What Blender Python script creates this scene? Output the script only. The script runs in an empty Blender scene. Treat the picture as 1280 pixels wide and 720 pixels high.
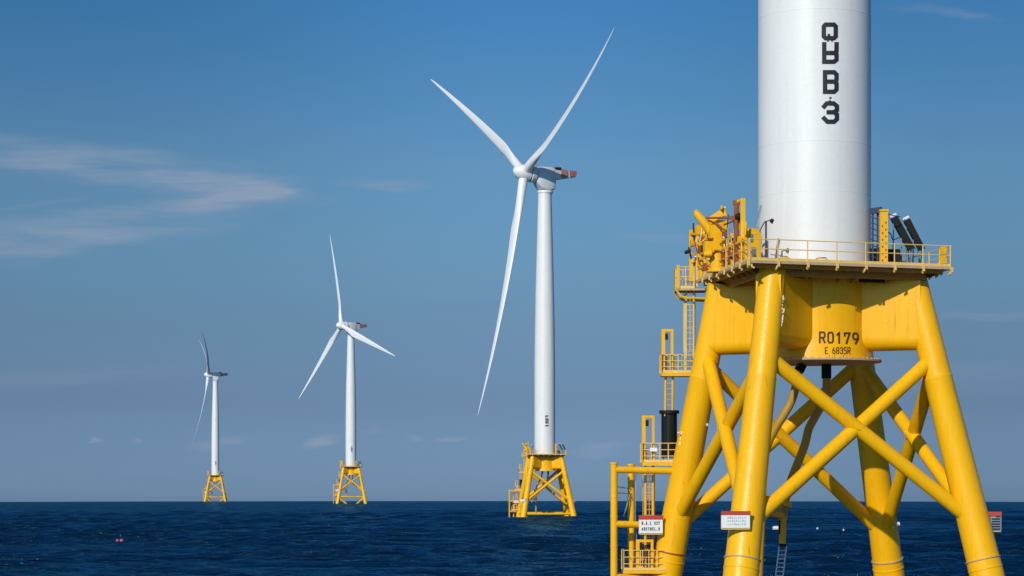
import bpy, math, random
import numpy as np
from mathutils import Vector, Matrix
R = math.radians
random.seed(7)
sc = bpy.context.scene
F = 2600.0           # focal length in photo pixels (1280 wide)
CX, CY = 640.0, 591.0
EYE = 12.1           # camera height above the sea
SEA_R = 131500.0     # radius of the curved sea sheet

# ---------------------------------------------------------------- camera
cam = bpy.data.cameras.new('camera'); co = bpy.data.objects.new('camera', cam)
sc.collection.objects.link(co); sc.camera = co
co.location = (0, 0, EYE); co.rotation_euler = (R(90), 0, 0)
cam.sensor_width = 36; cam.lens = 36*F/1280; cam.shift_y = (CY-360)/1280
cam.clip_start = 1; cam.clip_end = 40000

# ---------------------------------------------------------------- light
SUN_DIR = Vector((-0.44, -0.90, 0)).normalized()     # horizontal, towards the sun
SUN_EL = 27
sd = Vector((SUN_DIR.x*math.cos(R(SUN_EL)), SUN_DIR.y*math.cos(R(SUN_EL)), math.sin(R(SUN_EL))))
sl = bpy.data.lights.new('sun', 'SUN'); sl.energy = 3.35; sl.angle = R(0.5); sl.color = (1, .95, .86)
so = bpy.data.objects.new('sun', sl); sc.collection.objects.link(so)
so.rotation_euler = sd.to_track_quat('Z', 'Y').to_euler(); so.location = (-60, -90, 90)
vs = sc.view_settings; vs.view_transform = 'Standard'; vs.look = 'None'; vs.exposure = 0; vs.gamma = 1; vs.use_curve_mapping = False

# ---------------------------------------------------------------- sky
w = bpy.data.worlds.new('World'); sc.world = w; w.use_nodes = True
nt = w.node_tree; N = nt.nodes; L = nt.links
for n in list(N): N.remove(n)
def nd(t, **k):
    n = N.new(t)
    for a, b in k.items(): setattr(n, a, b)
    return n
def mth(op, a, b=None, c=None, clamp=False):
    n = nd('ShaderNodeMath', operation=op, use_clamp=clamp)
    for i, v in enumerate((a, b, c)):
        if v is None: continue
        if isinstance(v, (int, float)): n.inputs[i].default_value = v
        else: L.new(v, n.inputs[i])
    return n.outputs[0]
tc = nd('ShaderNodeTexCoord'); sp = nd('ShaderNodeSeparateXYZ'); L.new(tc.outputs['Generated'], sp.inputs[0])
X, Y, Z = sp.outputs
zl = mth('MAXIMUM', mth('ADD', Z, 0.03), 0.012)
cb = nd('ShaderNodeCombineXYZ'); L.new(X, cb.inputs[0]); L.new(Y, cb.inputs[1]); L.new(zl, cb.inputs[2])
sky = nd('ShaderNodeTexSky', sky_type='NISHITA', sun_disc=False, sun_elevation=R(SUN_EL),
         sun_rotation=math.atan2(SUN_DIR.x, SUN_DIR.y), air_density=1.0, dust_density=1.0, ozone_density=1.5, altitude=0)
L.new(cb.outputs[0], sky.inputs[0])
ramp = nd('ShaderNodeValToRGB')
L.new(mth('MULTIPLY', mth('ADD', Z, 0.02), 1/1.02, clamp=True), ramp.inputs[0])
TINT = [((z_+.02)/1.02, tuple(v*k_ for v, k_ in zip(c_, g_))) for z_, c_, g_ in ((-.0084,(.332,.555,1.088),(.90,.88,.91)),(.0338,(.301,.432,.715),(.90,.87,.90)),(.072,(.36,.498,.685),(.88,.88,.91)),(.11,(.414,.626,.779),(.86,.88,.92)),(.147,(.447,.684,.826),(.84,.88,.93)),(.2162,(.297,.662,.904),(.82,.88,.95)),(.35,(.20,.48,.78),(1,1,1)),(.55,(.20,.44,.75),(1,1,1)),(.78,(1.0,1.1,1.15),(1,1,1)),(1.0,(1.45,1.45,1.4),(1,1,1)))]
el = ramp.color_ramp.elements
while len(el) < len(TINT): el.new(0.5)
for e, (p, c) in zip(el, TINT): e.position = p; e.color = (*c, 1)
mul = nd('ShaderNodeMix', data_type='RGBA', blend_type='MULTIPLY'); mul.inputs[0].default_value = 1
L.new(sky.outputs[0], mul.inputs[6]); L.new(ramp.outputs[0], mul.inputs[7])
# the sky deepens a little to both sides, as it does away from the brighter middle
a2 = mth('POWER', mth('DIVIDE', X, mth('MAXIMUM', Y, .05)), 2); azc = mth('DIVIDE', a2, mth('POWER', mth('ADD', a2, .05), 2))
side = mth('MAXIMUM', mth('MULTIPLY', Z, 5, clamp=True), mth('MULTIPLY', X, 5, clamp=True))
shade = mth('SUBTRACT', 1, mth('MULTIPLY', mth('MULTIPLY', azc, .036), side))
mulv = nd('ShaderNodeVectorMath', operation='SCALE'); L.new(mul.outputs[2], mulv.inputs[0]); L.new(shade, mulv.inputs['Scale'])
# thin clouds: soft wind-drawn streaks laid out by direction (azimuth, elevation)
az = mth('DIVIDE', X, mth('MAXIMUM', Y, .05)); elv = mth('DIVIDE', Z, mth('MAXIMUM', Y, .05))
cuv = nd('ShaderNodeCombineXYZ'); L.new(az, cuv.inputs[0]); L.new(elv, cuv.inputs[1])
def vmap(src, scale, rot=0, loc=(0,0,0)):
    m = nd('ShaderNodeMapping'); m.inputs['Scale'].default_value = scale; m.inputs['Rotation'].default_value = (0,0,rot); m.inputs['Location'].default_value = loc
    L.new(src, m.inputs[0]); return m.outputs[0]
nz = nd('ShaderNodeTexNoise', noise_dimensions='3D'); nz.inputs['Scale'].default_value = 1; nz.inputs['Detail'].default_value = 6; nz.inputs['Roughness'].default_value = .6
L.new(vmap(cuv.outputs[0], (18, 70, 1)), nz.inputs['Vector'])
nw = nd('ShaderNodeVectorMath', operation='SUBTRACT'); L.new(nz.outputs['Color'], nw.inputs[0]); nw.inputs[1].default_value = (.5,.5,.5)
nsx = nd('ShaderNodeVectorMath', operation='MULTIPLY'); L.new(nw.outputs[0], nsx.inputs[0]); nsx.inputs[1].default_value = (.05, .014, 0)
wv = nd('ShaderNodeVectorMath', operation='ADD'); L.new(cuv.outputs[0], wv.inputs[0]); L.new(nsx.outputs[0], wv.inputs[1])
fine = nd('ShaderNodeTexNoise'); fine.inputs['Scale'].default_value = 1; fine.inputs['Detail'].default_value = 8; fine.inputs['Roughness'].default_value = .62
L.new(vmap(cuv.outputs[0], (16, 160, 1), R(-6)), fine.inputs['Vector'])
def cloud(px, py, rx, ry, deg, op):
    """soft elliptical streak, centre and radii in degrees-like units of the photo"""
    u, v = (px-CX)/F, (CY-py)/F
    sub = nd('ShaderNodeVectorMath', operation='SUBTRACT'); L.new(wv.outputs[0], sub.inputs[0]); sub.inputs[1].default_value = (u, v, 0)
    m = nd('ShaderNodeMapping'); m.inputs['Rotation'].default_value = (0,0,R(deg)); L.new(sub.outputs[0], m.inputs[0])
    sc_ = nd('ShaderNodeVectorMath', operation='MULTIPLY'); L.new(m.outputs[0], sc_.inputs[0]); sc_.inputs[1].default_value = (F/rx, F/ry, 0)
    ln = nd('ShaderNodeVectorMath', operation='LENGTH'); L.new(sc_.outputs[0], ln.inputs[0])
    mr = nd('ShaderNodeMapRange', interpolation_type='SMOOTHERSTEP'); L.new(ln.outputs['Value'], mr.inputs[0])
    mr.inputs[1].default_value = 1.15; mr.inputs[2].default_value = .1; mr.inputs[3].default_value = 0; mr.inputs[4].default_value = op
    return mr.outputs[0]
acc = None
for c in [(120,206,270,34,7,.62), (285,232,140,22,10,.6), (100,288,310,36,-8,.65), (300,247,115,20,-8,.75), (30,255,90,6,-6,.25), (40,205,120,20,8,.3),
          (490,232,70,11,2,.5), (1180,15,90,9,4,.3), (1230,395,90,9,1,.5), (812,296,60,8,0,.3),
          (565,552,22,6,-3,.75), (515,550,16,6,0,.5), (400,553,30,8,-8,.85), (452,542,12,6,0,.4), (175,548,10,6,0,.6), (123,549,12,6,0,.7), (262,555,45,7,-4,.5), (750,562,45,9,-6,.5),
          (60,470,260,16,-2,.18), (1150,470,240,30,1,.2)]:
    o = cloud(*c); acc = o if acc is None else mth('ADD', acc, o)
fm = nd('ShaderNodeMapRange'); L.new(fine.outputs[0], fm.inputs[0]); fm.inputs[1].default_value = .30; fm.inputs[2].default_value = .68; fm.inputs[3].default_value = .15; fm.inputs[4].default_value = 1.25
ca = mth('MULTIPLY', mth('MULTIPLY', acc, fm.outputs[0], clamp=True), .75, clamp=True)
ccol = nd('ShaderNodeRGB'); ccol.outputs[0].default_value = (2.95, 3.55, 4.7, 1)
mx = nd('ShaderNodeMix', data_type='RGBA'); L.new(ca, mx.inputs[0]); L.new(mulv.outputs[0], mx.inputs[6]); L.new(ccol.outputs[0], mx.inputs[7])
dk = None
for c in [(580,384,75,14,-3,.35), (175,418,40,16,0,.2), (300,520,520,12,0,.22), (700,575,520,14,1,.2), (1180,470,170,12,0,.3), (1130,585,220,10,0,.2), (120,600,300,9,0,.2), (860,430,200,16,-1,.2)]:
    o = cloud(*c); dk = o if dk is None else mth('ADD', dk, o)
dcol = nd('ShaderNodeRGB'); dcol.outputs[0].default_value = (1.4, 2.4, 3.9, 1)
mx2 = nd('ShaderNodeMix', data_type='RGBA'); L.new(mth('MULTIPLY', dk, fm.outputs[0], clamp=True), mx2.inputs[0]); L.new(mx.outputs[2], mx2.inputs[6]); L.new(dcol.outputs[0], mx2.inputs[7])
bg = nd('ShaderNodeBackground'); bg.inputs[1].default_value = 0.1; L.new(mx2.outputs[2], bg.inputs[0])
ow = nd('ShaderNodeOutputWorld'); L.new(bg.outputs[0], ow.inputs[0])

# ---------------------------------------------------------------- materials
def material(name, col, rough=.5, metal=0, build=None, spec=.5):
    m = bpy.data.materials.new(name); m.use_nodes = True
    t = m.node_tree; b = t.nodes['Principled BSDF']
    b.inputs['Base Color'].default_value = (*col, 1); b.inputs['Roughness'].default_value = rough
    b.inputs['Metallic'].default_value = metal; b.inputs['Specular IOR Level'].default_value = spec
    if build: build(t, b)
    return m
def weathered(col, dirt, amount=.35, scale=1.0, streak=True, spots=None, bump=.02):
    """paint with vertical run-down streaks, blotches, fine grain and small chips"""
    def f(t, b):
        n, l = t.nodes, t.links
        g = n.new('ShaderNodeTexCoord')
        def noise(s, detail=5, rough=.6):
            mp = n.new('ShaderNodeMapping'); mp.inputs['Scale'].default_value = s; l.new(g.outputs['Object'], mp.inputs[0])
            z = n.new('ShaderNodeTexNoise'); z.inputs['Scale'].default_value = 1; z.inputs['Detail'].default_value = detail; z.inputs['Roughness'].default_value = rough
            l.new(mp.outputs[0], z.inputs['Vector']); return z.outputs[0]
        def rng(s, a, b_, c, d):
            r = n.new('ShaderNodeMapRange'); l.new(s, r.inputs[0])
            for i, v in enumerate((a, b_, c, d)): r.inputs[i+1].default_value = v
            return r.outputs[0]
        def mix(fac, a, c, blend='MIX'):
            m = n.new('ShaderNodeMix'); m.data_type = 'RGBA'; m.blend_type = blend
            if hasattr(fac, 'links'): l.new(fac, m.inputs[0])
            else: m.inputs[0].default_value = fac
            for v, i in ((a, 6), (c, 7)):
                if isinstance(v, tuple): m.inputs[i].default_value = (*v, 1)
                else: l.new(v, m.inputs[i])
            return m.outputs[2]
        big = noise((.35*scale, .35*scale, .2*scale))
        st = noise((4*scale, 4*scale, .22*scale), 4)
        fn = noise((9*scale,)*3, 6)
        c = mix(rng(big, .35, .7, 0, amount*.6), tuple(col), tuple(dirt))
        if streak: c = mix(rng(st, .52, .75, 0, amount), c, tuple(dirt))
        if spots:                                    # thin rust runs below chips
            rn = noise((7*scale, 7*scale, .35*scale), 3); gate = noise((.5*scale, .5*scale, .4*scale), 3)
            mm = n.new('ShaderNodeMath'); mm.operation = 'MULTIPLY'; l.new(rng(rn, .64, .72, 0, .75), mm.inputs[0]); l.new(rng(gate, .48, .62, 0, 1), mm.inputs[1])
            c = mix(mm.outputs[0], c, (.42, .15, .01))
        c = mix(rng(fn, .3, .7, 0, .10), c, tuple(x*.6 for x in dirt))
        if spots:
            sp_ = noise((2.2*scale, 2.2*scale, 1.3*scale), 8, .7)
            c = mix(rng(sp_, .685, .70, 0, .85), c, spots[0])
            sp2 = noise((3.1*scale, 3.1*scale, 1.7*scale), 7, .72)
            c = mix(rng(sp2, .30, .285, 0, .8), c, spots[1])
        l.new(c, b.inputs['Base Color'])
        l.new(rng(fn, .3, .7, b.inputs['Roughness'].default_value-.08, b.inputs['Roughness'].default_value+.12), b.inputs['Roughness'])
        bp = n.new('ShaderNodeBump'); bp.inputs['Strength'].default_value = .25; bp.inputs['Distance'].default_value = bump
        l.new(fn, bp.inputs['Height']); l.new(bp.outputs[0], b.inputs['Normal'])
    return f
YEL = (.97, .50, .001)
M = {}
M['yellow'] = material('yellow_paint', YEL, .38, spec=.38, build=weathered(YEL, (.78,.33,.003), .45, 1, True, ((.75,.66,.42), (.22,.12,.02))))
M['yellow_fine'] = material('yellow_steelwork', (.92,.49,.008), .5, spec=.25, build=weathered((.92,.49,.008), (.55,.24,.01), .5, 2, True, ((.7,.6,.4), (.2,.1,.02))))
M['rail'] = material('railing_paint', (.86,.58,.16), .5, build=weathered((.86,.58,.16), (.45,.28,.08), .4, 3))
M['under'] = material('under_deck_brown', (.55,.22,.02), .6, build=weathered((.55,.22,.02), (.22,.10,.02), .5, 1.5))  # under-deck frame: darker and browner than the yellow steelwork
M['deck'] = material('deck_edge_steel', (.56,.39,.24), .6, build=weathered((.56,.39,.23), (.26,.17,.08), .5, 2))
M['white'] = material('white_tower_paint', (.80,.79,.77), .38, build=weathered((.80,.79,.77), (.60,.585,.55), .3, .5, True, None, .006))
M['blade'] = material('blade_gelcoat', (.80,.80,.79), .4, build=weathered((.80,.80,.79), (.72,.72,.70), .15, .08, False, None, .0))
M['nacelle'] = material('nacelle_shell', (.62,.64,.66), .42, build=weathered((.62,.64,.66), (.42,.44,.46), .4, .4))
M['grey'] = material('galvanised_steel', (.34,.36,.38), .45, .6, build=weathered((.34,.36,.38), (.2,.2,.2), .4, 3))
M['dark'] = material('black_rubber', (.007,.007,.008), .6, spec=.25, build=weathered((.007,.007,.008), (.02,.018,.015), .5, 2))
M['navy'] = material('dark_blue_steel', (.03,.05,.10), .5, build=weathered((.03,.05,.10), (.02,.02,.02), .4, 2))
M['red'] = material('red_paint', (.50,.05,.03), .5, build=weathered((.50,.05,.03), (.3,.06,.03), .4, 3))
M['fence'] = material('faded_red_fence', (.38,.09,.08), .5, build=weathered((.38,.09,.08), (.6,.45,.42), .5, .8))
M['rust'] = material('red_oxide_steel', (.33,.075,.02), .6, build=weathered((.33,.075,.02), (.16,.05,.02), .5, 3))
M['sign'] = material('sign_white', (.84,.84,.82), .5, build=weathered((.84,.84,.82), (.62,.58,.5), .25, 3))
M['ink'] = material('black_lettering', (.015,.015,.018), .5, build=weathered((.015,.015,.018), (.05,.05,.05), .4, 4, True, None, .002))
M['ink2'] = material('brown_lettering', (.045,.016,.008), .55, build=weathered((.045,.016,.008), (.16,.07,.01), .5, 5, True, None, .002))
M['pale'] = material('faded_print', (.42,.46,.46), .5, build=weathered((.42,.46,.46), (.6,.6,.6), .6, 6))
M['pipe'] = material('cable_tube_shaded_yellow', (.50,.29,.02), .5, build=weathered((.50,.29,.02), (.28,.16,.03), .5, 2, True, ((.7,.62,.4), (.1,.05,.01))))  # shade under the column is put into the tubes' darker yellow

def sea_nodes(t, b):
    n, l = t.nodes, t.links
    g = n.new('ShaderNodeTexCoord')
    last = None
    def ns(sx, sy, detail, ang):
        mp = n.new('ShaderNodeMapping'); mp.inputs['Scale'].default_value = (sx, sy, 1); mp.inputs['Rotation'].default_value = (0,0,R(ang)); l.new(g.outputs['Object'], mp.inputs[0])
        z = n.new('ShaderNodeTexNoise'); z.inputs['Scale'].default_value = 1; z.inputs['Detail'].default_value = detail; z.inputs['Roughness'].default_value = .62
        l.new(mp.outputs[0], z.inputs['Vector']); return z.outputs[0]
    for (sx, sy, dt, an, dist) in [(.02,.12,3,4,3.0), (.07,.34,4,6,1.7), (.4,1.5,4,-8,.34)]:
        bp = n.new('ShaderNodeBump'); bp.inputs['Strength'].default_value = 1; bp.inputs['Distance'].default_value = dist
        l.new(ns(sx, sy, dt, an), bp.inputs['Height'])
        if last: l.new(last, bp.inputs['Normal'])
        last = bp.outputs[0]
    # deep water body under a wavy skin whose reflection is dimmed and blued as through a polarising filter
    df = n.new('ShaderNodeBsdfDiffuse'); df.inputs[0].default_value = (.0006, .013, .040, 1); l.new(last, df.inputs['Normal'])
    gl = n.new('ShaderNodeBsdfGlossy'); gl.inputs[0].default_value = (.24, .64, .90, 1); l.new(last, gl.inputs['Normal'])
    fr = n.new('ShaderNodeFresnel'); fr.inputs[0].default_value = 1.33; l.new(last, fr.inputs['Normal'])
    ms_ = n.new('ShaderNodeMixShader'); l.new(fr.outputs[0], ms_.inputs[0]); l.new(df.outputs[0], ms_.inputs[1]); l.new(gl.outputs[0], ms_.inputs[2])
    out = next(x for x in n if x.type == 'OUTPUT_MATERIAL'); l.new(ms_.outputs[0], out.inputs['Surface'])
    # broad wind patches change the roughness of the water
    r = n.new('ShaderNodeMapRange'); l.new(ns(.004,.012,4,5), r.inputs[0])
    r.inputs[1].default_value = .35; r.inputs[2].default_value = .65; r.inputs[3].default_value = .07; r.inputs[4].default_value = .18
    l.new(r.outputs[0], gl.inputs['Roughness'])
    n.remove(b)
M['sea'] = material('sea_water', (.0012,.022,.072), .2, build=sea_nodes, spec=.3)

# ---------------------------------------------------------------- mesh helpers
class MB:
    def __init__(s): s.v = []; s.f = []; s.cut = []
    def add(s, vs_, fs):
        s.cut.append((len(s.v), len(s.f)))
        o = len(s.v); s.v += [tuple(p) for p in vs_]; s.f += [tuple(i+o for i in f) for f in fs]; return s
    def obox(s, c, ax, ay, az):
        """box from centre and three half-extent vectors"""
        c, ax, ay, az = map(Vector, (c, ax, ay, az)); P_ = []
        for k in (-1,1):
            for j in (-1,1):
                for i in (-1,1): P_.append(c+ax*i+ay*j+az*k)
        return s.add(P_, [(0,2,3,1),(4,5,7,6),(0,1,5,4),(2,6,7,3),(0,4,6,2),(1,3,7,5)])
    def box(s, x0, y0, z0, x1, y1, z1):
        return s.obox(((x0+x1)/2,(y0+y1)/2,(z0+z1)/2), ((x1-x0)/2,0,0), (0,(y1-y0)/2,0), (0,0,(z1-z0)/2))
    def beam(s, a, b, w_, h=None, up=(0,0,1)):
        a, b = Vector(a), Vector(b); h = h or w_; d = (b-a).normalized(); u = Vector(up)
        if abs(d.dot(u)) > .97: u = Vector((0,1,0))
        x = d.cross(u).normalized(); y = x.cross(d)
        return s.obox((a+b)/2, d*((b-a).length/2), x*w_/2, y*h/2)
    def tube(s, pts, rad, n=12, caps=True, smooth_=False):
        pts = [Vector(p) for p in pts]
        if smooth_:                                   # Catmull-Rom through the points
            q = [pts[0]]+pts+[pts[-1]]; out = []
            for i in range(1, len(q)-2):
                for k in range(5):
                    t = k/5; a, b, c, d = q[i-1:i+3]
                    out.append(.5*((2*b)+(c-a)*t+(2*a-5*b+4*c-d)*t*t+(3*b-a-3*c+d)*t**3))
            pts = out+[pts[-1]]
        if not isinstance(rad, (list, tuple)): rad = [rad]*len(pts)
        rings = []; prev = None
        for i, p in enumerate(pts):
            d = (pts[min(i+1, len(pts)-1)]-pts[max(i-1, 0)]).normalized()
            if prev is None:
                u = Vector((0,0,1)) if abs(d.z) < .9 else Vector((0,1,0)); x = d.cross(u).normalized()
            else: x = (prev-d*prev.dot(d)).normalized()
            prev = x; y = d.cross(x)
            rings.append([p+(x*math.cos(2*math.pi*k/n)+y*math.sin(2*math.pi*k/n))*rad[i] for k in range(n)])
        V = [q for r_ in rings for q in r_]; Fc = []
        for i in range(len(pts)-1):
            for k in range(n): Fc.append((i*n+k, i*n+(k+1)%n, (i+1)*n+(k+1)%n, (i+1)*n+k))
        if caps: Fc.append(tuple(range(n))[::-1]); Fc.append(tuple((len(pts)-1)*n+k for k in range(n)))
        return s.add(V, Fc)
    def lathe(s, prof, c=(0,0,0), n=64):
        """profile of (radius, z) turned about z"""
        V = []; Fc = []
        for r_, z in prof:
            for k in range(n): a = 2*math.pi*k/n; V.append((c[0]+r_*math.sin(a), c[1]-r_*math.cos(a), c[2]+z))
        for i in range(len(prof)-1):
            for k in range(n): Fc.append((i*n+k, i*n+(k+1)%n, (i+1)*n+(k+1)%n, (i+1)*n+k))
        return s.add(V, Fc)
    def prism(s, poly, z0, z1):
        n = len(poly); V = [(x, y, z0) for x, y in poly]+[(x, y, z1) for x, y in poly]
        return s.add(V, [tuple(range(n))[::-1], tuple(range(n, 2*n))]+[(i, (i+1)%n, n+(i+1)%n, n+i) for i in range(n)])
    def loft(s, rings, caps=True):
        n = len(rings[0]); V = [q for r_ in rings for q in r_]; Fc = []
        for i in range(len(rings)-1):
            for k in range(n): Fc.append((i*n+k, i*n+(k+1)%n, (i+1)*n+(k+1)%n, (i+1)*n+k))
        if caps: Fc.append(tuple(range(n))[::-1]); Fc.append(tuple((len(rings)-1)*n+k for k in range(n)))
        return s.add(V, Fc)
    def build(s, name, mat, parent=None, smooth=True, bevel=0):
        me = bpy.data.meshes.new(name); me.from_pydata(s.v, [], s.f)
        import bmesh
        bm = bmesh.new(); bm.from_mesh(me); bmesh.ops.recalc_face_normals(bm, faces=bm.faces)
        if bevel: bmesh.ops.bevel(bm, geom=[e for e in bm.edges if len(e.link_faces) == 2 and e.calc_face_angle(0) > .9], offset=bevel, segments=2, affect='EDGES', clamp_overlap=True)
        bm.to_mesh(me); bm.free()
        if smooth:
            me.polygons.foreach_set('use_smooth', [True]*len(me.polygons)); me.set_sharp_from_angle(angle=R(35))
        o = bpy.data.objects.new(name, me); sc.collection.objects.link(o); me.materials.append(M[mat])
        if parent: o.parent = parent
        return o
def build_each(m, name, mat, parent, g=1, **k):
    """every g shapes of the collector become an object of their own"""
    c = m.cut[::g]+[(len(m.v), len(m.f))]
    for (v0, f0), (v1, f1) in zip(c[:-1], c[1:]):
        p = MB(); p.v = m.v[v0:v1]; p.f = [tuple(i-v0 for i in f) for f in m.f[f0:f1]]; p.build(name, mat, parent, **k)
def tag(o, label=None, cat=None, group=None, kind=None):
    for k, v in (('label', label), ('category', cat), ('group', group), ('kind', kind)):
        if v: o[k] = v
    return o
def empty(name, loc, parent=None):
    o = bpy.data.objects.new(name, None); sc.collection.objects.link(o); o.location = loc
    if parent: o.parent = parent
    return o

# the photo's pixel grid turned into metres round the near turbine's axis (local z 19 = deck)
Y1 = 111.6; X1 = (1018-CX)/F*Y1; Z1 = 3.8
def P(px, py, dy=0.0):
    y = Y1+dy
    return Vector(((px-CX)/F*y-X1, dy, EYE+(CY-py)*y/F-Z1))
DECK = 19.0

# ---------------------------------------------------------------- lettering (stroke glyphs)
G = {
 'O': [([(.15,0),(.85,0),(1,.13),(1,.87),(.85,1),(.15,1),(0,.87),(0,.13)], True)],
 '0': [([(.2,0),(.8,0),(1,.18),(1,.82),(.8,1),(.2,1),(0,.82),(0,.18)], True)],
 'B': [([(0,0),(.8,0),(1,.12),(1,.42),(.82,.52),(1,.62),(1,.88),(.8,1),(0,1)], True), ([(0,.52),(.82,.52)], False)],
 'U': [([(0,1),(0,0),(.8,0),(1,.12),(1,.40),(.85,.50),(1,.6),(1,1)], False), ([(0,.5),(.85,.5)], False)],
 '3': [([(0,.84),(.2,1),(.75,1),(1,.85),(1,.64),(.8,.52),(.35,.52)], False), ([(.8,.52),(1,.4),(1,.15),(.78,0),(.25,0),(0,.18)], False)],
 'R': [([(0,0),(0,1),(.8,1),(1,.86),(1,.58),(.8,.46),(0,.46)], False), ([(.55,.46),(1,0)], False)],
 '1': [([(.2,.82),(.55,1),(.55,0)], False)],
 '7': [([(0,.75),(0,1),(1,1),(.35,0)], False)],
 '9': [([(1,.55),(.8,.42),(.2,.42),(0,.58),(0,.85),(.2,1),(.8,1),(1,.85),(1,.4),(.55,0)], False)],
 'E': [([(1,0),(0,0),(0,1),(1,1)], False), ([(0,.5),(.75,.5)], False)],
 '6': [([(0,.5),(.2,.58),(.8,.58),(1,.42),(1,.15),(.8,0),(.2,0),(0,.15),(0,.6),(.5,1)], False)],
 '8': [([(.2,0),(.8,0),(1,.15),(1,.4),(.8,.52),(.2,.52),(0,.4),(0,.15)], True), ([(.2,.52),(0,.64),(0,.88),(.2,1),(.8,1),(1,.88),(1,.64),(.8,.52)], False)],
 '5': [([(1,1),(0,1),(0,.58),(.8,.58),(1,.42),(1,.15),(.8,0),(0,0)], False)],
 '2': [([(0,.82),(.2,1),(.8,1),(1,.82),(1,.6),(0,0),(1,0)], False)],
 '4': [([(.75,0),(.75,1),(0,.3),(1,.3)], False)],
 'A': [([(0,0),(.5,1),(1,0)], False), ([(.2,.35),(.8,.35)], False)],
 'L': [([(0,1),(0,0),(1,0)], False)],
 'C': [([(1,.8),(.8,1),(.2,1),(0,.82),(0,.18),(.2,0),(.8,0),(1,.2)], False)],
 'T': [([(0,1),(1,1)], False), ([(.5,1),(.5,0)], False)],
 'F': [([(0,0),(0,1),(1,1)], False), ([(0,.5),(.75,.5)], False)],
 '.': [([(.3,0),(.6,0)], False)],
 'I': [([(0,0),(1,0)], False), ([(0,.3),(1,.3)], False), ([(.0,0),(.0,.3)], False)],
}
def glyph(mb, ch, x, y, w_, h, t, fn):
    """x, y = lower left in a plane whose y points up; fn maps (x, y) to 3D"""
    for pts, closed in G[ch]:
        q = [Vector((x+t/2+a*(w_-t), y+t/2+b*(h-t))) for a, b in pts]
        if closed: q.append(q[0])
        d = []
        for a, b in zip(q[:-1], q[1:]):
            n = max(1, math.ceil((b-a).length/(t*.4)))
            d += [a.lerp(b, k/n) for k in range(n)]
        d.append(q[-1])
        if not closed:
            d[0] = d[0]-(d[1]-d[0]).normalized()*t/2; d[-1] = d[-1]+(d[-1]-d[-2]).normalized()*t/2
        Lf, Rt = [], []
        m = len(d)
        for i, p in enumerate(d):
            a = d[i-1] if i else (d[-2] if closed else p); b = d[i+1] if i < m-1 else (d[1] if closed else p)
            d1 = (p-a).normalized() if (p-a).length > 1e-9 else (b-p).normalized()
            d2 = (b-p).normalized() if (b-p).length > 1e-9 else d1
            n1 = Vector((-d1.y, d1.x)); n2 = Vector((-d2.y, d2.x)); mm = (n1+n2)
            mm = mm.normalized() if mm.length > 1e-6 else n1
            k = t/2/max(.5, mm.dot(n1))
            Lf.append(p+mm*k); Rt.append(p-mm*k)
        V = [fn(a.x, a.y) for a in Lf]+[fn(a.x, a.y) for a in Rt]
        mb.add(V, [(i, i+1, m+i+1, m+i) for i in range(m-1)])
def blob(mb, x, y, r_, fn, n=9):
    V = [fn(x+r_*math.cos(2*math.pi*k/n)*random.uniform(.8,1.1), y+r_*math.sin(2*math.pi*k/n)*random.uniform(.8,1.2)) for k in range(n)]
    mb.add(V, [tuple(range(n))])
def on_cyl(px, py, r_):
    """photo pixel to the point where it meets a vertical cylinder round the axis"""
    a = 0.0
    for _ in range(12):
        y = Y1-r_*math.cos(a); a = math.asin(max(-.99, min(.99, ((px-CX)/F*y-X1)/r_)))
    y = Y1-r_*math.cos(a)
    return Vector((r_*math.sin(a), -r_*math.cos(a), EYE+(CY-py)*y/F-Z1))

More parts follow.
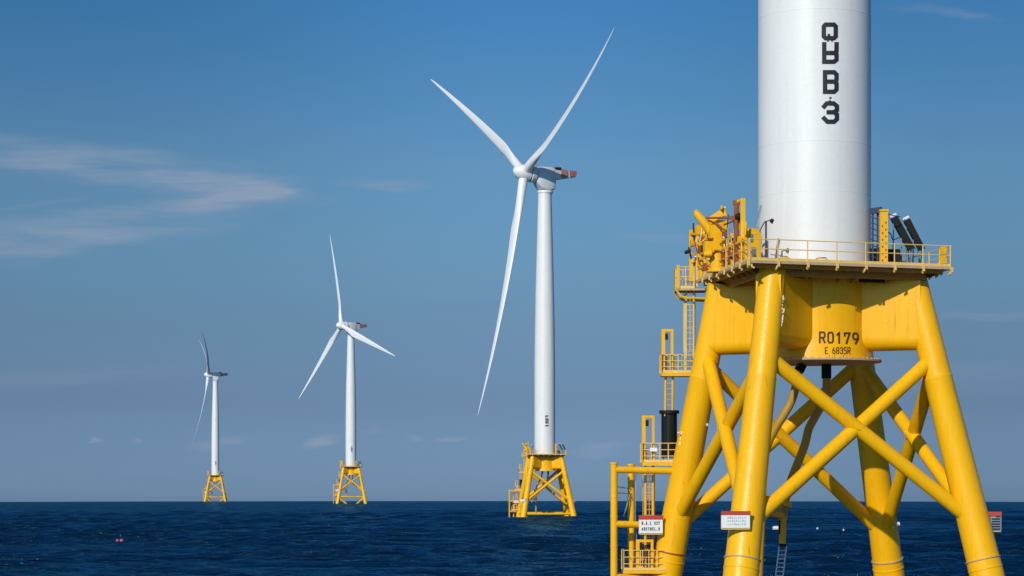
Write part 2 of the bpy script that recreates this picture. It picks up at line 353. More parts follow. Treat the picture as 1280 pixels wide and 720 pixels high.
# ---------------------------------------------------------------- the sea: one sheet past the horizon
def build_sea():
    rng = np.random.RandomState(3)
    ds = [0.0, 20.0, 60.0, 110.0]
    d = 170.0
    while d < 7000:
        ds.append(d); d *= 1.0034 if d < 3000 else 1.02
    ds += [7200, 9000]
    ds = np.array(ds)
    an = np.concatenate([np.linspace(-180, -19, 60), np.linspace(-18.7, 18.7, 860), np.linspace(19, 180, 60)[:-1]])
    a = np.radians(an); nr, nc = len(ds), len(a)
    D, A = np.meshgrid(ds, a, indexing='ij')
    Xs, Ys = D*np.sin(A), D*np.cos(A)
    h = np.zeros_like(D)
    # radial spacing of the grid, short waves fade where the grid cannot carry them
    spc = np.maximum(np.gradient(ds)[:, None], .02)
    dense = ((np.abs(A) < R(18.6)) & (D > 165)).astype(float)
    for i in range(90):
        lam = 2.0*(17/2.0)**rng.rand()
        th = R(84)+rng.randn()*(R(11) if lam > 6 else R(30))
        k = 2*math.pi/lam
        amp = .0095*lam**.95*(.5+rng.rand())*(1.25 if lam > 6 else 1)
        fade = np.clip((lam/spc-3.5)/3, 0, 1)*dense
        ph = k*(Xs*math.cos(th)+Ys*math.sin(th))+rng.rand()*6.28
        s = np.sin(ph); h += amp*fade*(s+.28*np.cos(2*ph))
    # gusts: wave height swells and drops over hundreds of metres
    gust = 1+.35*np.sin(Xs*.011+Ys*.006+1)*np.sin(Ys*.017-Xs*.004)+.2*np.sin(Xs*.031+2)*np.sin(Ys*.043)
    h *= gust
    Zs = h-D**2/(2*SEA_R)
    co_ = np.stack([Xs, Ys, Zs], -1).reshape(-1, 3).astype(np.float32)
    i = np.arange(nr-1)[:, None]; j = np.arange(nc)[None, :]; j2 = (j+1) % nc
    q = np.stack([i*nc+j+0*i, (i+1)*nc+j, (i+1)*nc+j2, i*nc+j2+0*i], -1).reshape(-1, 4)
    q = q[:, ::-1]                                    # upward normals are fixed below
    me = bpy.data.meshes.new('sea')
    me.vertices.add(len(co_)); me.vertices.foreach_set('co', co_.ravel())
    me.loops.add(q.size); me.loops.foreach_set('vertex_index', q.ravel().astype(np.int32))
    me.polygons.add(len(q)); me.polygons.foreach_set('loop_start', np.arange(0, q.size, 4, dtype=np.int32))
    me.polygons.foreach_set('use_smooth', np.ones(len(q), bool))
    me.update(calc_edges=True); me.validate()
    if me.polygons[len(q)//2].normal.z < 0: me.flip_normals()
    o = bpy.data.objects.new('sea', me); sc.collection.objects.link(o); me.materials.append(M['sea'])
    o['kind'] = 'structure'
build_sea()
def sea_z(x, y): return -(x*x+y*y)/(2*SEA_R)

# ================================================================ the jacket foundation
# leg axes: (top pixel, depth) -> (lower pixel, depth) ; extended straight down below the sea
LEG = {'front': ((966,338,-5.2), (928,700,-8.5)), 'right': ((1141,346,-2.1), (1229,700,-3.9)),
       'left': ((902,350,2.1), (838,690,3.8)), 'back': ((1063,350,5.2), (1109,700,8.5))}
LEGP = {k: (P(*a), P(*b)) for k, (a, b) in LEG.items()}
def leg_at(k, z):
    a, b = LEGP[k]; t = (z-a.z)/(b.z-a.z); return a+(b-a)*t
def leg_px(k, py):
    """height of a leg's axis at a photo row"""
    a, b = LEGP[k]; lo, hi = -1.5, 1.5
    def row(t):
        q = a+(b-a)*t; return CY-(q.z+Z1-EYE)*F/(Y1+q.y)
    t = (py-row(0))/(row(1)-row(0))
    for _ in range(5): t += (py-row(t))/(row(1)-row(0))
    return a+(b-a)*t

def rail_run(mb, a, b, z, h=1.08, step=1.6, r_=.028, mids=(.55,), toe=True):
    a, b = Vector((a[0], a[1], z)), Vector((b[0], b[1], z)); n = max(1, round((b-a).length/step)); up = Vector((0,0,1))
    for k in range(n+1):
        p = a.lerp(b, k/n); mb.tube([p, p+up*h], r_*1.15, 6)
    for m in (h,)+tuple(h*x for x in mids): mb.tube([a+up*m, b+up*m], r_, 6)
    if toe: mb.beam(a+up*.08, b+up*.08, .02, .14)
def ladder(mb, p0, p1, w_=.45, side=(1,0,0), step=.3, r_=.03, rung=.016):
    p0, p1, s_ = Vector(p0), Vector(p1), Vector(side).normalized()*w_/2
    mb.tube([p0-s_, p1-s_], r_, 6); mb.tube([p0+s_, p1+s_], r_, 6)
    n = int((p1-p0).length/step)
    for k in range(1, n):
        p = p0.lerp(p1, k/n); mb.tube([p-s_, p+s_], rung, 5, caps=False)
def cage(mb, p0, p1, r_=.38, off=(0,-.3,0)):
    p0, p1, off = Vector(p0), Vector(p1), Vector(off); n = int(abs((p1-p0).length)/1.0)
    for k in range(n+1):
        c = p0.lerp(p1, k/n)+off
        mb.tube([c+Vector((math.sin(t)*r_, -math.cos(t)*r_, 0)) for t in [R(x) for x in range(-130, 131, 26)]], .016, 4, caps=False)
    for t in (-100, -50, 0, 50, 100):
        o_ = off+Vector((math.sin(R(t))*r_, -math.cos(R(t))*r_, 0)); mb.beam(p0+o_, p1+o_, .03, .012)

A_, B_, C_, D_ = (-4.34,-7.1), (6.6,-3.6), (4.95,7.4), (-6.0,3.95)      # deck corners: front, right, back, left

def jacket(root, first=True):
    # ---- central column with flare and bottom flange
    m = MB(); m.lathe([(0.0,18.55),(3.0,18.55),(3.0,15.6),(3.03,15.1),(3.17,14.32),(3.17,14.22),(0.0,14.22)], n=72)
    col = m.build('transition_column', 'yellow', root)
    m = MB(); m.lathe([(3.1,14.3),(3.42,14.3),(3.42,14.2),(0,14.2)], c=(.14,0,0), n=64)
    for k in range(56):
        a = 2*math.pi*k/56; m.obox((.14+3.3*math.sin(a), -3.3*math.cos(a), 14.33), (.05*math.cos(a), .05*math.sin(a), 0), (.05*math.sin(a), -.05*math.cos(a), 0), (0,0,.03))
    m.build('bottom_flange', 'deck', col)
    # ---- arms from column to legs
    for k in LEG:
        e = leg_at(k, 16.6); e = Vector((e.x, e.y, 0)); d = e.normalized(); sdv = Vector((-d.y, d.x, 0)); rings = []
        for (kk, hw, zb) in ((1.6, 1.25, 14.75), (2.8, .98, 14.75), (3.4, .86, 14.75), (4.3, .74, 14.75), (e.length+.05, .68, 14.75)):
            zt = 18.5; rr = min(.7, hw*.9); ring = [(hw, zt-.12), (hw-.12, zt), (-hw+.12, zt), (-hw, zt-.12)]
            for t in range(0, 91, 15): ring.append((-hw+rr-rr*math.cos(R(t)), zb+rr-rr*math.sin(R(t))))
            for t in range(90, -1, -15): ring.append((hw-rr+rr*math.cos(R(t)), zb+rr-rr*math.sin(R(t))))
            rings.append([d*kk+sdv*x+Vector((0,0,z)) for x, z in ring])
        m = MB().loft(rings); m.build('column_arm', 'yellow', root)
    # ---- legs, each with its pile sleeve and clamp ring
    for k in LEG:
        top = leg_at(k, 18.62); s470 = leg_px(k, 471); ring = leg_px(k, 690 if k == 'left' else 700); bot = leg_at(k, -14)
        dv = (bot-top).normalized()
        m = MB(); m.tube([top, s470, s470+dv*.03, s470+dv*.10, s470+dv*.13, ring], [.70,.73,.755,.755,.745,.86], 40)
        lg = m.build('leg', 'yellow', root)
        m = MB(); m.tube([ring-dv*.02, bot], [.88, .93], 40); m.tube([ring+dv*.42, ring+dv*.44, ring+dv*.5, ring+dv*.52], [.88,.905,.905,.88], 40)
        m.build('pile_sleeve', 'yellow', lg)
        m = MB(); m.tube([ring-dv*.07, ring-dv*.065, ring-dv*.005, ring], [.86,.93,.93,.86], 40); m.build('clamp_ring', 'rust' if k == 'left' else 'deck', lg)
    # ---- X braces of the four faces
    def brace(a, b, r_=.37):
        a, b = Vector(a), Vector(b); d = (b-a).normalized()
        m = MB(); m.tube([a, a+d*.9, a+d*.95, b-d*.95, b-d*.9, b], [r_*1.02, r_*1.02, r_, r_, r_*1.02, r_*1.02], 24)
        return m.build('brace', 'yellow', root)
    X_ = [('front','right',(442,652),(448,660)), ('left','front',(446,648),(450,650)), ('left','back',(455,668),(452,662)), ('back','right',(455,650),(455,668))]
    # (leg a, leg b, rows of the brace from a's top to b's foot, rows of the brace from b's top to a's foot)
    mids = []
    for a, b, r1, r2 in X_:
        p, q = leg_px(a, r1[0]), leg_px(b, r1[1]); u, v = leg_px(b, r2[0]), leg_px(a, r2[1])
        brace(p, q); brace(u, v)
        best = min(((p.lerp(q, s/60)-u.lerp(v, t/60)).length, s, t) for s in range(61) for t in range(61))
        mids.append((p.lerp(q, best[1]/60)+u.lerp(v, best[2]/60))/2)
    # node stubs where the X braces cross
    for (a, b, r1, r2), c in zip(X_, mids):
        p, q = leg_px(a, r1[0]), leg_px(b, r1[1]); u, v = leg_px(b, r2[0]), leg_px(a, r2[1]); n_ = (q-p).cross(v-u).normalized()
        if n_.y > 0: n_ = -n_
        m = MB()
        m.tube([c+n_*.34, c+n_*.43], .16, 14); m.build('brace_node', 'yellow', root)
    # ---- lower tier: horizontals just above the water and the next braces going down
    for a, b in (('front','right'), ('right','back'), ('back','left'), ('left','front')):
        m = MB(); m.tube([leg_at(a, 2.0), leg_at(b, 2.0)], .30, 20); m.build('horizontal_brace', 'yellow', root)
        for s, t in ((a, b), (b, a)):
            p = leg_at(s, 1.7); q = leg_at(t, -13); m = MB(); m.tube([p, p.lerp(q, .62)], .36, 18); m.build('lower_brace', 'yellow', root)
    # ---- deck with edge beams, joists and stiffeners
    poly = [A_, B_, C_, D_]
    m = MB(); m.prism(poly, 18.86, 19.0)
    dk_ = m.build('deck', 'deck', root, smooth=False)
    m = MB()
    ce = Vector((sum(p[0] for p in poly)/4, sum(p[1] for p in poly)/4, 0))
    for f_, z0, z1, t in ((.93, 18.66, 18.857, .10), (.80, 18.35, 18.857, .14)):
        pp = [ce+(Vector((*p, 0))-ce)*f_ for p in poly]
        for i in range(4):
            a, b = pp[i], pp[(i+1)%4]; zc = (z0+z1)/2; m.beam((a.x, a.y, zc), (b.x, b.y, zc), t, z1-z0)
    for i in range(4):
        a, b = Vector((*poly[i], 0)), Vector((*poly[(i+1)%4], 0))
        for k in range(1, 8):
            p = a.lerp(b, k/8); p = p+(ce-p).normalized()*.35; inn = (ce-p).normalized(); e_ = p+inn*2.2
            V = [(p.x+inn.x*.12, p.y+inn.y*.12, 18.85), (e_.x, e_.y, 18.85), (e_.x, e_.y, 18.2), (p.x+inn.x*.12, p.y+inn.y*.12, 18.74)]
            sv = Vector((-inn.y, inn.x, 0))*.03
            m.add([Vector(v)-sv for v in V]+[Vector(v)+sv for v in V], [(0,1,2,3),(7,6,5,4),(0,4,5,1),(1,5,6,2),(2,6,7,3),(3,7,4,0)])
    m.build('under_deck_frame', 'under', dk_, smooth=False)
    m = MB()
    for i in range(4):
        a, b = Vector((*poly[i], 0)), Vector((*poly[(i+1)%4], 0)); n_ = round((b-a).length/1.65); out = Vector(((b-a).y, -(b-a).x, 0)).normalized()
        for k in range(n_+1):
            p = a.lerp(b, k/n_)+out*.04; m.obox((p.x, p.y, 18.84), out*.035, (b-a).normalized()*.06, (0,0,.13))
            if k % 3 == 1: q = p-out*.2; m.tube([(q.x, q.y, 18.80), (q.x-out.x*.02, q.y-out.y*.02, 18.66), (q.x-out.x*.14, q.y-out.y*.14, 18.60)], .055, 8)
            else: m.obox(p-out*.1+Vector((0,0,18.68)), out*.03, (b-a).normalized()*.05, (0,0,.06))
    build_each(m, 'post_bracket', 'rail', dk_, 2)
    for a, b in ((A_, B_), (B_, C_), (C_, D_), (D_, A_)):
        m = MB(); av, bv = Vector((*a, 0)), Vector((*b, 0)); i_ = (ce-(av+bv)/2).normalized()*.07
        rail_run(m, (av+i_)[:2], (bv+i_)[:2], 19.0); m.build('railing', 'rail', root)
    # dark vents under the deck
    m = MB(); a = P(1090, 350, -3.3); m.obox((a.x, a.y, a.z), (.62,.2,0), (-.06,.16,0), (0,0,.13)); m.build('vent', 'dark', root)

    # ---- equipment on the left edge: folded davit crane
    cr = empty('davit_crane', (0,0,0), root)
    m = MB(); b0 = P(897, 345, -0.5); b0.z = 19.0
    m.tube([b0, b0+Vector((0,0,1.0)), b0+Vector((0,0,1.05)), b0+Vector((0,0,2.35))], [.42,.42,.34,.34], 18); m.tube([b0, b0+Vector((0,0,.12))], .6, 18)
    m.obox(b0+Vector((0,0,2.45)), (.5,.1,0), (-.07,.34,0), (0,0,.32)); m.build('pedestal', 'yellow_fine', cr, bevel=.03)
    m = MB(); m.tube([P(869,264,-.6), P(871,267,-.6), P(882,281,-.6), P(893,296,-.6)], [.12,.2,.23,.26], 14); m.tube([P(868.6,263.4,-.6), P(869.8,265,-.6)], .16, 12)
    m.build('boom', 'yellow_fine', cr)
    m = MB(); m.beam(P(886,277,-.9), P(903,266,-1.0), .26, .36); m.beam(P(899,268,-1.0), P(904,260,-1.0), .12, .2); m.beam(P(901,262,-1.2), P(902,257.5,-1.2), .09, .3); m.beam(P(905,263,-.9), P(906,258.5,-.9), .09, .3); m.tube([P(900,261,-1.05), P(907,260,-1.05)], .05, 8)
    m.tube([P(905,262,-1.0), P(907,270,-1.0)], .1, 8); m.build('jib', 'yellow_fine', cr)
    m = MB(); m.obox(P(893,290,-.8), (.28,.05,0), (-.05,.26,0), (0,0,.36)); m.obox(P(896,302,-.8), (.22,.05,0), (-.05,.3,0), (0,0,.5))
    m.obox(P(886,309,-.9), (.26,.06,0), (-.05,.2,0), (0,0,.30)); m.tube([P(880,318,-1.1), P(890,317,-1.1)], .16, 12); m.beam(P(877,303,-.9), P(884,296,-.9), .08, .1); m.build('winch_housing', 'yellow_fine', cr, bevel=.03)
    m = MB(); m.tube([P(883,272.5,-1.2), P(921,272,-2.6)], .055, 8); m.tube([P(893,277,-1.3), P(907,289,-1.5)], .05, 8); m.tube([P(905,281,-1.6), P(917,276,-2.4)], .05, 8)
    m.tube([P(907,288,-1.5), P(907,318,-1.5)], .05, 8); m.build('hydraulic_arm', 'rust', cr)
    # tall red oxide mast with black clamp, tall yellow post
    ms = empty('crane_mast', (0,0,0), root)
    q = P(920.5, 330, -3.6); q.z = 19; t_ = P(920.5, 252, -3.6)
    m = MB(); m.tube([q, t_], .13, 10); m.beam(t_+Vector((-.18,0,-.05)), t_+Vector((.18,0,-.05)), .2, .22); m.beam(P(912,272,-3.6), P(928,272,-3.6), .13, .2)
    m.beam(P(915,303,-3.7), P(927,303,-3.7), .06, .1); m.build('mast', 'rust', ms)
    m = MB(); q2 = P(928.5, 330, -4.6); q2.z = 19; m.beam(q2, P(928.5, 248, -4.6), .24, .16, up=(0,1,0)); m.beam(P(922,252,-4.2), P(929,249,-4.6), .1, .12)
    m.beam(P(928,262,-4.4), P(924,286,-4.0), .05, .06); m.build('post', 'yellow_fine', ms)
    m = MB(); m.tube([P(920,271,-4.1), P(928,271,-4.3)], .16, 10); m.tube([P(924,266,-4.1), P(924,279,-4.1)], .07, 8); m.build('clamp', 'dark', ms)
    # machine frames and lockers along the edge
    lk = empty('equipment_rack', (0,0,0), root)
    def dl(px): return -6.6+(935-px)*.158
    m = MB()
    for px, t in ((863,292),(872,291),(881,300),(889,298),(901,292),(909,300),(915,296),(932,284)):
        b = P(px, 340, dl(px)+.5); b.z = 19; m.beam(b, (b.x, b.y, P(px, t, dl(px)+.5).z), .13, .13)
    for (x0, y0_, x1, y1_) in ((863,293,872,292),(863,306,881,305),(872,300,889,299),(889,300,901,298),(901,300,915,298),(909,308,932,300),(889,312,909,309),(863,318,889,316)):
        m.beam(P(x0,y0_,dl(x0)+.5), P(x1,y1_,dl(x1)+.5), .09, .11)
    m.build('frame', 'yellow_fine', lk)
    m = MB()
    rr = random.Random(5)
    for px, py, w_, h_ in ((875,288,.34,.28),(867,300,.2,.34),(877,322,.3,.55),(889,325,.34,.5),(884,300,.3,.3),(903,318,.22,.7),(898,326,.22,.35),(912,314,.16,.62),(926,312,.2,.7)):
        c = P(px, py, dl(px)+.75+rr.random()*.5); c.z = max(c.z, 19+h_); m.obox(c, (w_*.72,.06,0), (-.05,.2,0), (0,0,h_))
    for k in range(5): c = P(866+k*11, 318, dl(866+k*11)+.9); c.z = 19.5; m.tube([c-Vector((0,0,.5)), c+Vector((0,0,.6))], .12, 10)
    build_each(m, 'locker', 'yellow_fine', lk, bevel=.03)
    m = MB()
    for px, py, w_, h_ in ((880,299,.14,.14),(884,334,.2,.22),(913,320,.12,.35),(921,318,.13,.55),(904,322,.1,.3),(894,333,.16,.12),(875,312,.1,.2)):
        c = P(px, py, dl(px)+.3); c.z = max(c.z, 19+h_); m.obox(c, (w_,.03,0), (-.02,.08,0), (0,0,h_))
    m.tube([P(868,300,dl(868)), P(874,330,dl(874)), P(884,336,dl(884))], .03, 6); m.tube([P(883,314,dl(883)), P(904,303,dl(904))], .03, 6)
    build_each(m, 'control_box', 'rust', lk)
    rr = random.Random(21)
    for mat, cnt in (('yellow_fine', 44), ('rust', 22), ('dark', 18), ('rail', 24), ('grey', 10)):      # pipe runs, valves, hoses and brackets
        m = MB()
        for _ in range(cnt):
            px = rr.uniform(862, 932); py = rr.uniform(290, 333) if px < 908 else rr.uniform(290, 326); dd_ = dl(px)+rr.uniform(.15, .9); a = P(px, py, dd_); a.z = max(a.z, 19.1); k_ = rr.random()
            if k_ < .4: m.tube([a, a+Vector((rr.uniform(-.1,.1), rr.uniform(-.1,.1), rr.uniform(.35,1.1)))], rr.uniform(.025,.06), 7)
            elif k_ < .7: m.tube([a, a+Vector((rr.uniform(.3,.7), -rr.uniform(0,.3), rr.uniform(-.15,.15)))], rr.uniform(.025,.06), 7)
            elif k_ < .85: m.tube([a, a+Vector((.16, -.05, 0))], rr.uniform(.08,.17), 12)
            else: m.obox(a+Vector((0,0,.15)), (rr.uniform(.06,.16),.03,0), (0,.08,0), (0,0,rr.uniform(.08,.2)))
        build_each(m, 'pipe_run', mat, lk)
    m = MB(); m.tube([P(861,309,3.6), P(864,324,3.6)], .05, 6); m.tube([P(856,316,3.6), P(861,314,3.6)], .1, 8); build_each(m, 'floodlight', 'dark', lk)
    # rounded yellow locker with a slot by the tower
    m = MB(); c = P(941, 326, -5.0); z0 = 19.0; hw = .42; zt = P(941, 286, -5).z
    ring = [(-hw, z0), (hw, z0), (hw, zt-.35), (hw-.1, zt-.1), (hw-.35, zt), (-hw, zt)]
    V = [(c.x+a, c.y-.22+a*.3, z) for a, z in ring]+[(c.x+a, c.y+.3+a*.3, z) for a, z in ring]; n_ = len(ring)
    m.add(V, [tuple(range(n_)), tuple(range(n_, 2*n_))[::-1]]+[(i, (i+1)%n_, n_+(i+1)%n_, n_+i) for i in range(n_)])
    cb_ = m.build('cabinet', 'yellow_fine', root, smooth=False, bevel=.02)
    m = MB(); m.obox((c.x-.1, c.y-.27, zt-.5), (.09,.03,0), (0,.02,0), (0,0,.2)); m.obox((c.x+.02, c.y-.235, z0+.6), (.12,.04,0), (0,.02,0), (0,0,.25)); m.build('slot', 'grey', cb_)
    # lamp pole and inclined grey plate beside the tower
    lp = empty('deck_lamp', (0,0,0), root); c = P(957.5, 326, -4.5); c.z = 19
    m = MB(); m.tube([c, (c.x, c.y, P(957,276,-4.5).z)], .05, 8); m.tube([P(957.5,277,-4.5), P(964,274.5,-4.7)], .025, 6); m.tube([P(950,327,-4.6), P(950,288,-4.6), P(956,277,-4.6)], .03, 6); m.build('pole', 'navy', lp)
    m = MB(); m.tube([P(962.5,276,-4.7), P(964,277.5,-4.7), P(966,274,-4.7)], [.05,.13,.09], 10); m.build('lamp_head', 'dark', lp)
    m = MB(); m.beam(P(944,290,-4.6), P(951.5,257,-4.6), .09, .2, up=(0,1,0)); m.build('inclined_plate', 'grey', root)
    # small hoops and boxes along the front of the deck
    m = MB()
    for px in (981, 1027):
        b = P(px, 320, -4.6); b.z = 19; m.tube([b+Vector((-.3,0,0)), b+Vector((-.3,0,.28)), b+Vector((-.2,0,.36)), b+Vector((.2,0,.36)), b+Vector((.3,0,.28)), b+Vector((.3,0,0))], .04, 6)
    build_each(m, 'hoop', 'yellow_fine', root)
    m = MB()
    for px, s in ((968,.13),(990,.2),(1041,.12),(1012,.1)):
        b = P(px, 322, -4.3); m.obox((b.x, b.y, 19+s*.6), (s,0,0), (0,s,0), (0,0,s*.6))
    m.tube([P(963,318,-4.4), P(985,321,-4.5)], .03, 6); build_each(m, 'junction_box', 'grey', root)
    # ---- right side: yellow post, dark rack, cabinets, two black inclined ducts
    m = MB(); b = P(1104.5, 326, -2.0); b.z = 19; t2 = P(1104.5, 265, -2.0)
    m.beam(b, t2, .40, .30, up=(0,1,0)); m.beam(t2+Vector((0,0,.03)), t2+Vector((0,0,.12)), .46, .36, up=(0,1,0)); m.beam(b, b+Vector((0,0,.12)), .6, .5, up=(0,1,0)); pt = m.build('equipment_post', 'yellow_fine', root, smooth=False)
    m = MB()
    for k in range(13):
        z = 19.3+k*.18; m.obox((b.x+(-.09 if k % 2 else .09), b.y-.155, z), (.035,0,0), (0,.012,0), (0,0,.05))
    m.build('rivet', 'rust', pt)
    m = MB()
    for px in (1091, 1097): q = P(px, 326, -1.2); q.z = 19; m.beam(q, (q.x, q.y, P(px, 262, -1.2).z), .09)
    for py in range(264, 324, 7): m.beam(P(1089, py, -1.2), P(1099, py+4, -1.2), .05)
    m.beam(P(1088,264,-1.2), P(1102,262,-1.6), .12, .3); m.build('cable_rack', 'navy', root)
    m = MB()
    for px, py, w_, d_, h_ in ((1094,318,.30,.4,.62),(1116,316,.34,.4,.6),(1128,322,.12,.2,.28),(1136,325,.2,.2,.12)):
        q = P(px, py, -.6); m.obox((q.x, q.y, 19+h_), (w_,0,0), (0,d_,0), (0,0,h_))
    build_each(m, 'dark_cabinet', 'dark', root, bevel=.03)
    for (x0, y0_, x1, y1_, w_, dy) in ((1117,272,1139,312,.36,-.3),(1133,275,1152,312,.30,.6)):
        m = MB(); a, b2 = P(x0, y0_, dy), P(x1, y1_, dy); m.beam(a, b2, .34, w_, up=(0,1,0))
        dd = (b2-a).normalized(); 
        for s in (-1, 1): m.beam(a+Vector((w_*.5*s*1.0,-.17,.02)), b2+Vector((w_*.5*s*1.0,-.17,.02)), .04, .05)
        du = m.build('inclined_duct', 'dark', root, smooth=False)
        m = MB(); m.beam(a-dd*.02, a-dd*.17, .38, w_+.06, up=(0,1,0)); m.build('cap', 'white', du, bevel=.03)
        m = MB(); mdl = a.lerp(b2, .45); fz = Vector((b2.x+.15, b2.y+.25, 19)); m.tube([b2, (b2.x, b2.y, 19)], .05, 6); m.tube([mdl, (mdl.x, mdl.y, 19)], .035, 6); m.tube([a, (a.x, a.y+.2, 19)], .035, 6); m.tube([mdl, fz], .03, 6); m.build('strut', 'grey', du)
    m = MB()
    rr = random.Random(9)
    for k in range(7):
        px = 1110+k*6.5; a = P(px, 324, -.9+rr.random()); a.z = 19; m.tube([a, a+Vector((rr.uniform(-.2,.2), 0, rr.uniform(.6,1.5)))], .025, 6)
    m.tube([P(1106,288,-1.6), P(1113,292,-1.4), P(1116,300,-1.2), P(1124,297,-1)], .03, 6); m.tube([P(1110,268,-1.6), P(1125,271,-1)], .025, 6); build_each(m, 'conduit', 'navy', root)
    m = MB(); a = P(1179.5, 320, -3.0); m.obox(a, (.17,.05,0), (-.01,.03,0), (0,0,.50)); m.beam(P(1173,330,-3), P(1184,310,-3), .05); m.build('gate_panel', 'yellow_fine', root)

    # ---- small access platform hanging off the left corner
    ap = empty('access_platform', (0,0,0), root)
    m = MB(); a, b = P(845, 361, 3.9), P(884, 361, 3.9); z = a.z
    m.box(a.x, 3.7, z-.1, b.x, 5.4, z); m.build('floor', 'deck', ap, smooth=False)
    m = MB(); rail_run(m, (a.x+.04, 3.74), (a.x+.04, 5.36), z, 1.2, .55); rail_run(m, (a.x+.04, 3.74), (a.x+1.0, 3.74), z, 1.2, .5); rail_run(m, (a.x+.04, 5.36), (a.x+1.0, 5.36), z, 1.2, .5)
    m.build('railing', 'rail', ap)
    m = MB()
    for yy in (3.75, 5.3): m.tube([(a.x, yy, z-.05), (a.x+.25, yy, z-.42), (a.x+.6, yy, z-.52), (b.x, yy, z-.55)], .06, 8)
    m.beam((a.x+.4, 3.75, z-.5), (a.x+.4, 5.3, z-.5), .08); m.beam((a.x+.1, 3.72, z-.02), (a.x+.1, 3.72, z+1.3), .16); m.build('bracket', 'yellow_fine', ap)
    # ladder 1 down to the next platform
    m = MB(); ladder(m, P(862.5, 345, 4.2), P(862.5, 466, 4.2), .42, r_=.055); cage(m, P(862.5, 352, 4.2), P(862.5, 440, 4.2), .34, (0,.3,0)); m.tube([P(856,368,4.3), P(856,466,4.3)], .04, 6)
    m.build('ladder', 'rail', root)
    # platform 2
    def landing(x0, x1, ydk, yr, dy0, dy1, gate):
        pf = empty('landing_platform', (0,0,0), root)
        a, b = P(x0, ydk, dy0), P(x1, ydk, dy0); z = a.z
        m = MB(); m.box(a.x, dy0, z-.18, b.x, dy1, z); m.build('floor', 'yellow_fine', pf, smooth=False)
        m = MB(); h = P(x0, yr, dy0).z-z
        rail_run(m, (a.x+.04, dy0+.04), (b.x, dy0+.04), z, h, .42, .025, (.33,.66)); rail_run(m, (a.x+.04, dy0+.04), (a.x+.04, dy1), z, h, .5, .025, (.5,)); rail_run(m, (a.x, dy1-.04), (b.x, dy1-.04), z, h, .6, .025, (.5,))
        m.build('railing', 'rail', pf)
        g0, g1, gy = gate; m = MB(); p, q = P(g0, gy, dy0+.2), P(g1, gy, dy0+.2)
        m.beam((p.x, p.y, z), p, .2, .16, up=(0,1,0)); m.beam((q.x, q.y, z), q, .14, .12, up=(0,1,0)); m.beam(p+Vector((-.1,0,0)), q+Vector((.07,0,0)), .14, .14)
        m.build('gate_frame', 'yellow_fine', pf, smooth=False)
        m = MB(); c = p.lerp(q, .3)+Vector((0,0,-.35)); m.obox(c, (.12,0,0), (0,.05,0), (0,0,.17)); m.build('floodlight', 'dark', pf)
        return z
    landing(827, 868, 466, 443, 3.7, 5.0, (829, 840, 413))
    m = MB(); ladder(m, P(837, 445, 4.1), P(836, 520, 4.1), .40, r_=.07); m.build('ladder', 'yellow_fine', root)
    # black rubber fender cylinder
    m = MB(); c = P(836.5, 516, 4.4); e = P(836.5, 572, 4.4); m.tube([c, e], .44, 28); m.tube([P(836.5,513,4.4), P(836.5,517,4.4)], .56, 28)
    for t in (-.2, 0, .2): m.beam(c+Vector((t,-.44,-.1)), e+Vector((t,-.44,0)), .03, .03)
    m.build('fender_cylinder', 'dark', root)
    z3 = landing(803, 846, 578, 554, 3.3, 4.9, (804.5, 816.5, 521))
    m = MB(); p = P(817, 562, 3.2); m.obox(p, (.2,0,0), (0,.012,0), (0,0,.1)); m.build('nameplate', 'sign', root)
    # boat landing frame
    bl = empty('boat_landing', (0,0,0), root)
    for px, pt_, dy in ((767.5, 579, 2.8), (789, 581, 4.4)):
        m = MB(); a = P(px, pt_, dy); b = Vector((a.x, a.y, -6)); m.tube([a, b], .195, 16); m.tube([a+Vector((0,0,.05)), a+Vector((0,0,-.05))], .225, 16)
        for zz in (a.z-1.9, a.z-3.0, a.z-4.6): m.tube([(a.x, a.y, zz), (a.x, a.y, zz+.1)], .21, 16)
        m.build('fender_tube', 'yellow_fine', bl)
    m = MB(); lx = lambda py: leg_px('left', py)
    for py in (587, 655, 722):
        m.tube([P(767.5, py, 2.8), lx(py+2)], .19 if py < 700 else .22, 14); m.tube([P(789, py, 4.4), lx(py+2)], .16, 12)
    build_each(m, 'cross_tube', 'yellow_fine', bl)
    m = MB(); 
    for py, pq in ((608,611),(616,617)): m.tube([P(769,py,2.9), P(789,pq,4.2)], .03, 6)
    m.tube([P(775,609,3), P(777,617,3)], .02, 5); m.tube([P(783,610,3.5), P(784,617,3.5)], .02, 5); m.tube([P(787,618,4), P(783,634,3.8), P(779,646,3.6)], .04, 6); m.tube([P(795,592,3.6), P(794,640,3.6), P(797,700,3.6)], .018, 5)
    m.build('mooring_bar', 'grey', bl)
    m = MB(); ladder(m, P(811.5, 560, 3.9), P(811.5, 735, 3.9), .42, r_=.075); cage(m, P(811.5, 590, 3.9), P(811.5, 680, 3.9), .33, (0,.28,0)); m.build('ladder', 'yellow_fine', root)
    landing(779, 832, 713, 688, 3.0, 4.6, (797, 815, 676))
    # ---- J tubes under the column, hang-off box and rope ladder
    m = MB(); m.tube([P(1002,454,.4), P(998,464,.4), P(994.5,484,.4), P(989,502,.5), P(979,520,.6), P(968,538,.8), P(959,558,1.0), P(954,585,1.2), P(952,640,1.5), P(948,735,2)], .225, 18, smooth_=True); m.build('cable_tube', 'pipe', root)
    m = MB(); m.tube([P(1033,456,1.2), P(1033,484,1.2), P(1029,502,1.0), P(1020,519,.4), P(1011,536,-.4), P(1006,556,-1.2), P(996,582,-2.2), P(987,606,-3.0), P(980,632,-3.6), P(978.5,650,-3.8)], .225, 18, smooth_=True); m.build('cable_tube', 'pipe', root)
